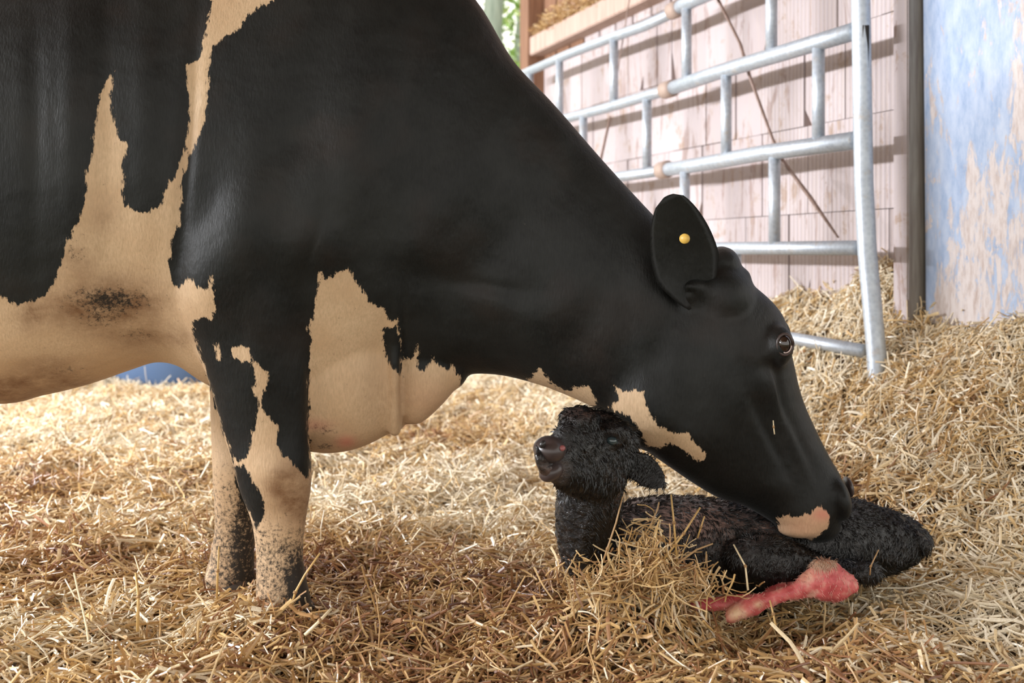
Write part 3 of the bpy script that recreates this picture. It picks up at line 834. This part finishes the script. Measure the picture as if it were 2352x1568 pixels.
# soft skin folds running down the neck
u = fl[:, 0] * 0.80 - fl[:, 1] * 0.60
fold = np.sin(u / 26 + 1.4 * np.sin(fl[:, 1] / 90)) * np.exp(-((fl[:, 0] - 1180) / 150) ** 2 - ((fl[:, 1] - 800) / 110) ** 2)
dsp += 0.0022 * fold
co = co + no * (dsp * near)[:, None]
set_co(me, co)
fl = flank(co)
PX = CD / F
W1 = [(488, -200), (488, 0), (476, 63), (459, 132), (430, 152), (428, 201), (439, 230), (436, 270), (425, 333), (410, 385), (382, 430), (370, 471), (344, 488), (316, 488), (287, 473), (281, 436), (281, 373), (294, 333),
      (275, 316), (258, 258), (251, 224), (261, 164), (247, 178), (230, 224), (218, 275), (212, 344), (198, 413), (189, 499), (164, 534), (138, 603), (126, 648), (98, 683), (40, 700), (6, 683), (-160, 640), (-300, 800), (-700, 850),
      (-700, 1600), (570, 1600), (587, 1230), (583, 1195), (560, 1155), (545, 1130), (538, 1080), (532, 1046), (515, 1000), (497, 940), (478, 870), (455, 800), (440, 748), (446, 736), (466, 728), (486, 734), (495, 711), (488, 633), (478, 659), (455, 662),
      (435, 636), (415, 659), (396, 655), (386, 610), (390, 585), (396, 545), (413, 516), (416, 448), (422, 396), (436, 356), (453, 316), (473, 275), (476, 230), (479, 143), (488, 109), (511, 89), (545, 69), (574, 29), (608, 9), (631, 0), (680, -60), (700, -200)]
W1b = [(532, 1046), (552, 1063), (567, 1049), (580, 1000), (587, 963), (598, 929), (581, 894), (587, 870), (581, 825), (604, 850), (618, 851), (613, 889), (601, 917), (604, 934), (621, 963), (639, 975), (636, 1020), (650, 1043), (667, 1061), (679, 1072), (696, 1089), (712, 1101), (726, 1105),
       (760, 1200), (760, 1600), (560, 1600), (583, 1230), (607, 1182), (607, 1150), (598, 1135), (573, 1089), (558, 1066), (538, 1072)]
W2 = [(733, 622), (739, 642), (759, 639), (776, 627), (799, 619), (811, 636), (834, 665), (851, 696), (880, 708), (894, 734), (914, 734), (920, 780), (925, 820), (946, 825), (960, 788), (957, 848), (971, 854), (997, 820), (1009, 843), (1026, 848), (1040, 837), (1056, 868), (1080, 1100), (708, 1100), (716, 1060), (709, 1000), (709, 880), (714, 780), (706, 755), (722, 720)]
K2 = [(880, 754), (908, 751), (920, 791), (925, 837), (920, 863), (908, 854), (885, 820)]
W3 = [(1200, 900), (1212, 872), (1240, 843), (1262, 878), (1300, 900), (1335, 886), (1355, 888), (1372, 925), (1350, 950)]
W4 = [(1409, 885), (1434, 899), (1454, 894), (1475, 902), (1489, 939), (1506, 974), (1541, 991), (1578, 997), (1601, 1017), (1618, 1043), (1615, 1060), (1598, 1054), (1566, 1031), (1538, 1014), (1512, 1029), (1486, 1023), (1469, 985), (1446, 957), (1400, 937), (1423, 917)]
W5 = [(1785, 1189), (1859, 1181), (1882, 1162), (1905, 1184), (1903, 1212), (1859, 1245), (1796, 1240)]
W6 = [(495, 785), (503, 788), (504, 824), (498, 826)]
W7 = [(530, 800), (548, 796), (573, 797), (575, 829), (552, 828), (536, 820)]
sdm = np.full(len(co), -1e9)
for w in (W1, W1b, W2, W3, W4, W5, W6, W7): sdm = np.maximum(sdm, poly_sd(fl, w))
sdm = np.minimum(sdm, -poly_sd(fl, K2))
set_attr(me, 'patch', np.clip(sdm, -60, 60) * PX)
def rad(x, y, rx, ry, a=1.0): return a * np.exp(-((fl[:, 0] - x) / rx) ** 2 - ((fl[:, 1] - y) / ry) ** 2)
dirt = rad(660, 1110, 55, 30, .6) + rad(700, 1130, 25, 60, .8) + rad(240, 700, 140, 60, 1.3) + rad(120, 890, 160, 26, .9) + rad(0, 900, 120, 40, .7) + rad(60, 900, 110, 30, .7) + rad(330, 780, 80, 30, .6) + rad(170, 590, 50, 40, .5) + rad(660, 1120, 45, 60, .75) + rad(690, 1170, 40, 60, .6) + rad(900, 900, 80, 60, .35) + rad(750, 1000, 60, 30, .4) + rad(420, 780, 60, 20, .4) + rad(240, 500, 40, 50, .35) + rad(70, 720, 30, 40, .7) + rad(120, 840, 90, 30, .6)
set_attr(me, 'dirt', np.clip(dirt, 0, 1))
leg = fl[:, 0]
muck = (sstep(fl[:, 1], 1120, 1270) * 0.58 + sstep(fl[:, 0], 630, 700) * sstep(fl[:, 1], 1230, 1340) * 0.45) * (fl[:, 0] > 460) * (fl[:, 0] < 760)
farleg = (co[:, 1] > 2.37) & (fl[:, 1] > 950) & (fl[:, 0] < 640)
muck = np.where(farleg, sstep(fl[:, 1], 930, 1250) * 0.62 + sstep(fl[:, 0] - (fl[:, 1] - 1130) * -0.08, 525, 560) * sstep(fl[:, 1], 1110, 1180) * 0.42, muck)
muck += rad(250, 690, 90, 30, .95) + rad(230, 735, 60, 16, .5) + rad(170, 580, 30, 30, .4) + rad(320, 770, 40, 16, .5) + rad(150, 850, 60, 14, .4) + rad(740, 985, 40, 14, .6) + rad(745, 1025, 30, 8, .7) + rad(690, 1340, 30, 60, .5)
set_attr(me, 'muck', np.clip(muck, 0, 1.6))
set_attr(me, 'pink', np.clip(rad(795, 1015, 22, 14, .9) + rad(1890, 1180, 26, 16, .9) + rad(1840, 1210, 70, 30, .35) + rad(720, 975, 40, 14, .4) + rad(990, 920, 60, 50, .12), 0, 1))

cow = empty('cow', (P(640, 1400, CD).x, CD, 0.0), 'black and white dairy cow standing and bending down to lick her calf', 'cow')
def set_parented(name, me, mt, parent):
    me.name = name; me.materials.clear(); me.materials.append(mt)
    co = get_co(me) - np.array(parent_loc(parent)); set_co(me, co)
    return link(bpy.data.objects.new(name, me), parent)
# coordinates of the coat texture stay in metres
set_parented('body', me, M_COAT, cow)

# ear: cupped leaf
def leaf_ear(base, tip, width, cup, nrm, thick, seg=14, across=10, bendv=(0, 0, 0)):
    base = Vector(base); tip = Vector(tip); ax = tip - base; L = ax.length; ax.normalize()
    nrm = Vector(nrm); nrm = (nrm - ax * nrm.dot(ax)).normalized(); side = ax.cross(nrm)
    V = []; Fc = []
    prof = lambda t: width * max(0.0, math.sin(math.pi * min(1, 0.10 + 0.88 * t ** 0.85))) ** 0.5 * (1 if t < 0.999 else 0.55)
    for sgn in (1, -1):
        for i in range(seg + 1):
            t = i / seg; w = prof(t) * (0.62 + 0.38 * min(1, t * 3)) + 0.002
            for j in range(across + 1):
                s = j / across * 2 - 1
                c = base + ax * (L * t) + side * (s * w) + nrm * (-cup * (1 - s * s) * math.sin(math.pi * (0.2 + 0.75 * t))) + Vector(bendv) * (t * t)
                c += nrm * (sgn * thick * (1 - abs(s) ** 3) * (1 - 0.6 * t))
                V.append(tuple(c))
    n = (seg + 1) * (across + 1)
    for k, off in ((0, 0), (1, n)):
        for i in range(seg):
            for j in range(across):
                a = off + i * (across + 1) + j
                q = (a, a + 1, a + across + 2, a + across + 1)
                Fc.append(q if k == 0 else q[::-1])
    A = across + 1
    for i in range(seg):
        for j in (0, across):
            a = i * A + j; b = a + A
            Fc.append((a, b, b + n, a + n) if j == 0 else (b, a, a + n, b + n))
    for i in (0, seg):
        for j in range(across):
            a = i * A + j; Fc.append((a, a + 1, a + 1 + n, a + n))
    return V, Fc

ev, ef = leaf_ear(P(1608, 700, HD - .085), P(1522, 450, HD - .16), 0.077, 0.022, (0.12, -1, 0.1), 0.006, bendv=(0.012, 0, 0), seg=20)
def coat_obj(name, v, f, parent, patch=-0.05):
    o = mesh_obj(name, v, f, M_COAT, parent); n = len(o.data.vertices)
    for a, x in (('patch', patch), ('dirt', 0), ('muck', 0), ('pink', 0)): set_attr(o.data, a, np.full(n, x))
    return o
ear = coat_obj('ear', ev, ef, cow)
v, f = tube([P(1573, 548, HD - .154), P(1571, 548, HD - .160)], [0.0115, 0.0105], 18)
o = mesh_obj('ear_tag', v, f, M_TAG, ear); o['label'] = 'small round yellow ear tag'
ev, ef = leaf_ear(P(1600, 640, HD + .11), P(1560, 500, HD + .26), 0.06, 0.025, (0.3, -1, 0.2), 0.006)
coat_obj('ear', ev, ef, cow)
# eyes
for s, (ex, ey, ed) in ((1, (1799, 790, HD - .104)), (-1, (1796, 782, HD + .118))):
    v, f = blob(ex, ey, ed, 17, 23, .020, 0.1, 12); eye = mesh_obj('eye', v, f, M_EYE, cow)
    if s == 1:
        c = P(ex, ey, ed)
        ring = []
        for k in range(15):
            a = 2 * math.pi * k / 14
            ring.append(c + Vector((math.cos(a) * .0172 + .001, -.011 - .002 * math.cos(a) , math.sin(a) * .0235)))
        v, f = tube(ring, 0.0036, 8); mesh_obj('eyelid', v, f, M_LID, eye)
        arc = [c + Vector((math.cos(a) * .0130 + .001, -.0155 - .0005 * math.cos(a), math.sin(a) * .0180)) for a in np.linspace(-1.9, -0.1, 9)]
        v, f = tube(arc, 0.0016, 6); mesh_obj('eye_white', v, f, M_SCLERA, eye)
# nostril and mouth line, hooves
v, f = blob(1948, 1118, HD + .03, 10, 24, .03, 0.15, 10); o = mesh_obj('nostril', v, f, M_NOSE, cow)
for cx_, yb, dd, hw in ((655, 1425, ND + .005, 60), (530, 1362, FD, 50)):
    for k in (-1, 1):
        s = dd / F
        zt = 0.075; base = P(cx_, yb, dd); V = []
        rg = []
        for z, g_ in ((0.0, 1.12), (0.02, 1.06), (0.04, 0.95), (0.055, 0.8)):
            rg.append([np.array([base.x + math.cos(a) * hw * s * g_ + 0.012 * (1 - z / .08), base.y + k * 0.024 + math.sin(a) * 0.026 * g_, z + 0.0]) for a in np.linspace(0, 2 * math.pi, 20, endpoint=False)])
        v, f = rings_mesh(np.array(rg)); mesh_obj('hoof', v, f, M_HOOF, cow)
for dd, sx in ((2.27, 0), (2.60, 40)):
    base = P(-510 + sx, 1400, dd)
    for k in (-1, 1):
        rg = [[np.array([base.x + math.cos(a) * .065 * g_, base.y + k * .024 + math.sin(a) * .026 * g_, z]) for a in np.linspace(0, 2 * math.pi, 20, endpoint=False)] for z, g_ in ((0, 1.1), (.03, 1.05), (.07, .9), (.085, .75))]
        v, f = rings_mesh(np.array(rg)); mesh_obj('hoof', v, f, M_HOOF, cow)

# ------------------------------------------------------------------ the calf
cp = []
BD = 2.43
cp.append(loft([(1400, 1185, 1400, 1290, BD - .03, .06), (1450, 1152, 1450, 1325, BD - .01, .09), (1540, 1143, 1540, 1345, BD, .115), (1660, 1150, 1660, 1350, BD, .125), (1780, 1158, 1780, 1345, BD, .125),
                (1880, 1140, 1880, 1335, BD + .01, .125), (1950, 1145, 1950, 1325, BD + .02, .12), (2040, 1172, 2030, 1312, BD + .03, .095), (2100, 1196, 2085, 1290, BD + .03, .065), (2126, 1222, 2115, 1265, BD + .03, .035)], e=2.1))
# folded near hind leg, its knee, and the hanging tail tuft
cp.append(loft([(1690, 1240, 1690, 1315, 2.30, .05), (1740, 1228, 1745, 1338, 2.29, .055), (1800, 1238, 1800, 1340, 2.28, .05), (1870, 1268, 1862, 1335, 2.28, .04), (1940, 1288, 1935, 1335, 2.28, .032), (1985, 1290, 1985, 1340, 2.28, .03), (2008, 1292, 2006, 1340, 2.28, .028)]))
cp.append(loft([(2118, 1225, 2090, 1235, BD - .02, .03), (2134, 1245, 2108, 1255, BD - .03, .025), (2132, 1270, 2120, 1272, BD - .04, .012)], m=16))
# neck
cp.append(loft([(1300, 1085, 1435, 1090, 2.17, .06), (1278, 1160, 1425, 1165, 2.20, .068), (1277, 1220, 1412, 1225, 2.25, .075), (1287, 1280, 1410, 1290, 2.31, .08), (1310, 1320, 1440, 1320, 2.37, .08)]))
cp.append(blob(1430, 1250, 2.36, 90, 80, .09))
# head, three-quarter to the left
cp.append(loft([(1447, 985, 1437, 1095, 2.21, .055), (1420, 962, 1412, 1130, 2.17, .078), (1375, 946, 1370, 1142, 2.13, .086), (1325, 950, 1330, 1138, 2.09, .080), (1290, 975, 1303, 1128, 2.06, .066),
                (1270, 1000, 1282, 1118, 2.03, .052), (1251, 1004, 1264, 1106, 2.005, .046), (1238, 1016, 1248, 1090, 1.985, .036)], e=2.15))
cp.append(blob(1405, 1000, 2.085, 36, 34, .03, 0.3))
cp.append(blob(1300, 1000, 2.03, 30, 26, .02))
cp.append(blob(1330, 962, 2.09, 45, 26, .06))
# front leg stretched out, hind cannon stained red: hock, shank, fetlock, two digits
red0 = len(cp)
rp = [loft([(1952, 1318, 1955, 1362, 2.215, .022), (1922, 1293, 1928, 1380, 2.21, .032), (1884, 1284, 1892, 1380, 2.205, .030), (1852, 1312, 1866, 1370, 2.20, .022), (1815, 1342, 1822, 1376, 2.195, .016), (1775, 1356, 1780, 1387, 2.19, .015),
            (1725, 1368, 1732, 1412, 2.18, .024), (1700, 1380, 1704, 1420, 2.17, .022), (1675, 1395, 1680, 1428, 2.165, .016)]),
      loft([(1735, 1364, 1738, 1402, 2.20, .020), (1690, 1368, 1692, 1402, 2.21, .020), (1640, 1372, 1640, 1402, 2.215, .018), (1595, 1376, 1595, 1400, 2.22, .014)]),
      loft([(1830, 1335, 1832, 1362, 2.24, .018), (1790, 1338, 1794, 1368, 2.245, .018), (1762, 1352, 1768, 1374, 2.25, .014)])]
cme = remeshed(cp, 0.0045, 5, 0.5)
rme = remeshed(rp, 0.0035, 5, 0.5)
cc = get_co(cme); cn = get_no(cme)
cn_amp = np.array([mnoise.noise(Vector((p[0] * 38, p[1] * 38, p[2] * 30))) for p in cc])
cn_amp2 = np.array([mnoise.noise(Vector((p[0] * 90, p[1] * 90, p[2] * 60))) for p in cc])
cfl = flank(cc)
wetr = np.exp(-((cfl[:, 0] - 1315) / 55) ** 2 - ((cfl[:, 1] - 1230) / 85) ** 2)
cn_amp3 = np.array([mnoise.noise(Vector((p[0] * 75 + 9, p[1] * 75, p[2] * 110))) for p in cc])
def cg(x, y, rx, ry, a): return a * np.exp(-((cfl[:, 0] - x) / rx) ** 2 - ((cfl[:, 1] - y) / ry) ** 2)
front = np.clip(-cn[:, 1], 0, 1)
sc_ = (cg(1404, 1012, 17, 12, -.012) + cg(1398, 988, 34, 9, .007) + cg(1440, 1010, 10, 25, .004) + cg(1350, 1060, 26, 40, -.006) + cg(1268, 1066, 40, 5, -.007) + cg(1296, 1031, 8, 8, -.008) + cg(1340, 1090, 40, 16, .004)) * front
# ribs under wet hair
rib = np.sin(cfl[:, 0] / 8.5) * np.exp(-((cfl[:, 0] - 1590) / 80) ** 2 - ((cfl[:, 1] - 1215) / 50) ** 2) * 0.003
cc = cc + cn * (0.0030 * cn_amp + 0.0016 * cn_amp2 + 0.0075 * cn_amp3 * wetr + sc_ + rib * front)[:, None]
set_co(cme, cc); cfl = flank(cc)
set_attr(cme, 'pale', np.clip(cg(1580, 1195, 100, 50, 1.5) + cg(1350, 950, 50, 10, .6) + cg(1450, 1170, 25, 30, .8) + cg(1440, 1130, 20, 30, .5) + cg(1745, 1215, 25, 18, .9) + cg(1270, 1080, 30, 22, .5), 0, 1.5))
set_attr(cme, 'wet', np.clip(cg(1310, 1230, 45, 75, 1.4), 0, 1)); set_attr(cme, 'red', np.zeros(len(cc))); set_attr(cme, 'tan', np.zeros(len(cc)))
rc_ = get_co(rme)
rc_ = rc_ + get_no(rme) * np.array([0.0035 * mnoise.noise(Vector(p) * 45) + 0.0012 * mnoise.noise(Vector(p) * 130) for p in rc_])[:, None]; set_co(rme, rc_); cfl = flank(rc_)
set_attr(rme, 'pale', np.zeros(len(rc_))); set_attr(rme, 'red', np.ones(len(rc_)))
set_attr(rme, 'tan', np.clip(cg(1690, 1410, 22, 18, 1.1) + cg(1885, 1295, 30, 14, .9) + cg(1850, 1320, 22, 14, .5) + cg(1742, 1388, 12, 9, .8), 0, 1))
calf = empty('calf', (P(1650, 1345, BD).x, BD, 0.0), 'wet black newborn calf lying in the straw under the cow with its head raised', 'calf')
body = set_parented('body', cme, M_CALF, calf)
rwc = get_co(rme).copy(); rwn = get_no(rme).copy()
rl = set_parented('leg', rme, M_CALF, calf); rl['label'] = 'lower leg stained red and pink'
def calf_obj(name, v, f, parent, m=M_CALF):
    o = mesh_obj(name, v, f, m, parent); n = len(o.data.vertices)
    for a in ('pale', 'red', 'tan'): set_attr(o.data, a, np.zeros(n))
    return o
ev, ef = leaf_ear(P(1440, 1052, 2.17), P(1524, 1104, 2.15), 0.030, 0.010, (-0.1, -1, 0.3), 0.006, bendv=(0.0, 0, -0.008))
cear = calf_obj('ear', ev, ef, calf)
v, f = blob(1406, 1012, 2.068, 13, 10, .011, -0.2, 10); mesh_obj('eye', v, f, mat('calf_eye', (0.03, 0.05, 0.055), 0.05, 0, 0.9)[0], calf)
# nose pad with two nostrils
v, f = blob(1262, 1032, 1.990, 38, 31, .040, -0.15, 14); nose = mesh_obj('nose_pad', v, f, M_NOSE, calf)
v, f = blob(1246, 1020, 1.953, 7, 10, .006, -0.5, 8); mesh_obj('nostril', v, f, M_DARKSKIN, nose)
v, f = blob(1291, 1029, 1.966, 8, 7, .008, 0.3, 8); o = mesh_obj('nostril', v, f, M_PINKSKIN, nose); o['label'] = 'pink wet nostril'
v, f = blob(1266, 1082, 1.992, 30, 22, .030, 0.5, 12); mesh_obj('lower_lip', v, f, M_NOSE, calf)

# damp hair lying in clumps over the calf
def fur(name, co, no, n, L0, L1, r, parent, mt, seed, lay=0.55, mask=None):
    g = np.random.default_rng(seed)
    idx = np.arange(len(co)) if mask is None else np.nonzero(mask)[0]
    idx = g.choice(idx, n)
    p = co[idx]; nn = no[idx]
    flow = np.array([0.35, -0.1, -0.9]) + 0.5 * np.stack([np.sin(p[:, 2] * 30), np.sin(p[:, 0] * 25), np.cos(p[:, 0] * 20)], -1)
    t = flow - nn * (flow * nn).sum(1)[:, None]; t /= np.linalg.norm(t, axis=1)[:, None] + 1e-6
    t = t + g.normal(0, 0.22, t.shape)
    L = g.uniform(L0, L1, n)[:, None]
    mid = p + t * L * 0.5 + nn * L * 0.22; tip = p + t * L + nn * L * lay * g.uniform(0.0, 0.5, n)[:, None]
    b = np.cross(nn, t); b /= np.linalg.norm(b, axis=1)[:, None] + 1e-6
    V = np.stack([p - b * r - nn * 0.001, p + b * r - nn * 0.001, p + nn * r * 1.2, mid - b * r * .8, mid + b * r * .8, mid + nn * r, tip], 1).reshape(-1, 3)
    Fc = []
    for i in range(n):
        k = i * 7
        Fc += [(k, k + 3, k + 5, k + 2), (k + 2, k + 5, k + 4, k + 1), (k + 3, k + 6, k + 5), (k + 5, k + 6, k + 4)]
    o = mesh_obj(name, V, Fc, mt, parent); o['kind'] = 'stuff'
    return o
wb = get_co(body.data) + np.array(parent_loc(calf)); wn = get_no(body.data)
wf = flank(wb)
hm = mat('wet_hair', (0.005, 0.005, 0.005), 0.28)[0]
fur('wet_fur', wb, wn, 15000, 0.008, 0.020, 0.0011, calf, hm, 5, mask=(wb[:, 1] < 2.52) & ~((wf[:, 0] < 1312) & (wf[:, 1] < 1112) & (wf[:, 1] > 995)) & ~((wf[:, 0] < 1345) & (wf[:, 1] > 1150)) & (np.hypot(wf[:, 0] - 1405, wf[:, 1] - 1010) > 20))

rf = flank(rwc)
eb = get_co(cear.data) + np.array(parent_loc(calf))
fur('leg_hair', rwc, rwn, 900, 0.004, 0.010, 0.0006, rl, mat('stained_hair', (0.66, 0.32, 0.26), 0.5)[0], 9)
fur('hock_tuft', rwc, rwn, 500, 0.006, 0.016, 0.0007, rl, mat('tan_hair', (0.62, 0.42, 0.30), 0.5)[0], 10, mask=(np.hypot((rf[:, 0] - 1888) / 30, (rf[:, 1] - 1292) / 16) < 1))
fur('ear_fur', eb, get_no(cear.data), 700, 0.006, 0.016, 0.001, cear, hm, 8)
# ------------------------------------------------------------------ single stalks that stand out
def stalk(pts, d0, d1, r, col, label, leafy=False):
    k = len(pts); P3 = [P(x, y, d0 + (d1 - d0) * i / (k - 1)) for i, (x, y) in enumerate(pts)]
    t = empty('straw_stalk', tuple(P3[-1]), label, 'straw')
    v, f = tube(P3, [r * (1 - 0.25 * i / (k - 1)) for i in range(k)][::-1], 8, flat=0.8)
    mesh_obj('stem', v, f, straw_plain('stalk_tone', col), t)
    m_ = P3[k // 2]; dr = (P3[0] - P3[-1]).normalized()
    v, f = tube([m_ - dr * .003, m_ + dr * .003], r * 1.25, 8); mesh_obj('node', v, f, straw_plain('node_tone', (0.35, 0.2, 0.08)), t)
gold = (0.62, 0.40, 0.15); pale = (0.80, 0.66, 0.42); brn = (0.42, 0.26, 0.12)
stalk([(1541, 1135), (1548, 1200), (1555, 1290)], 2.17, 2.15, .0032, gold, 'upright golden straw stalk standing tallest before the calf')
stalk([(1608, 1165), (1570, 1225), (1520, 1290)], 2.18, 2.14, .0030, gold, 'golden stalk leaning right across the calf flank')
stalk([(1618, 1185), (1610, 1210), (1602, 1235)], 2.20, 2.20, .0026, gold, 'short stalk bit sticking to the calf flank')
stalk([(1637, 1248), (1600, 1262), (1560, 1290), (1530, 1320)], 2.16, 2.13, .0030, brn, 'bent brown stalk pointing right from the tuft')
stalk([(1685, 1250), (1712, 1300), (1718, 1355)], 2.20, 2.15, .0026, pale, 'kinked thin stalk left of the red leg')
stalk([(1430, 1140), (1415, 1200), (1395, 1260), (1385, 1290)], 2.12, 2.12, .0028, brn, 'tan stalk leaning against the calf neck')
stalk([(503, 1255), (500, 1310), (498, 1375)], 2.25, 2.24, .0034, gold, 'thick golden stalk upright before the far foreleg')
stalk([(312, 1315), (318, 1370), (316, 1450)], 2.15, 2.10, .0034, gold, 'upright golden stalk standing alone left of the forelegs')
stalk([(735, 1270), (700, 1320), (678, 1360), (668, 1400)], 2.19, 2.18, .0036, gold, 'bent golden stalk against the near hoof')
stalk([(760, 1398), (735, 1425), (700, 1458)], 2.10, 2.06, .0042, pale, 'pale thick stalk lying right of the near hoof')
stalk([(1768, 1378), (1776, 1410), (1782, 1440)], 2.12, 2.10, .0030, gold, 'short stalk upright before the red leg')
stalk([(2018, 1262), (2000, 1300), (1998, 1320)], 2.22, 2.22, .0022, brn, 'thin brown stalk on the calf knee')
stalk([(1776, 965), (1777, 980), (1779, 997)], 2.235, 2.232, .0018, pale, 'tiny pale straw bit stuck to the cow cheek')
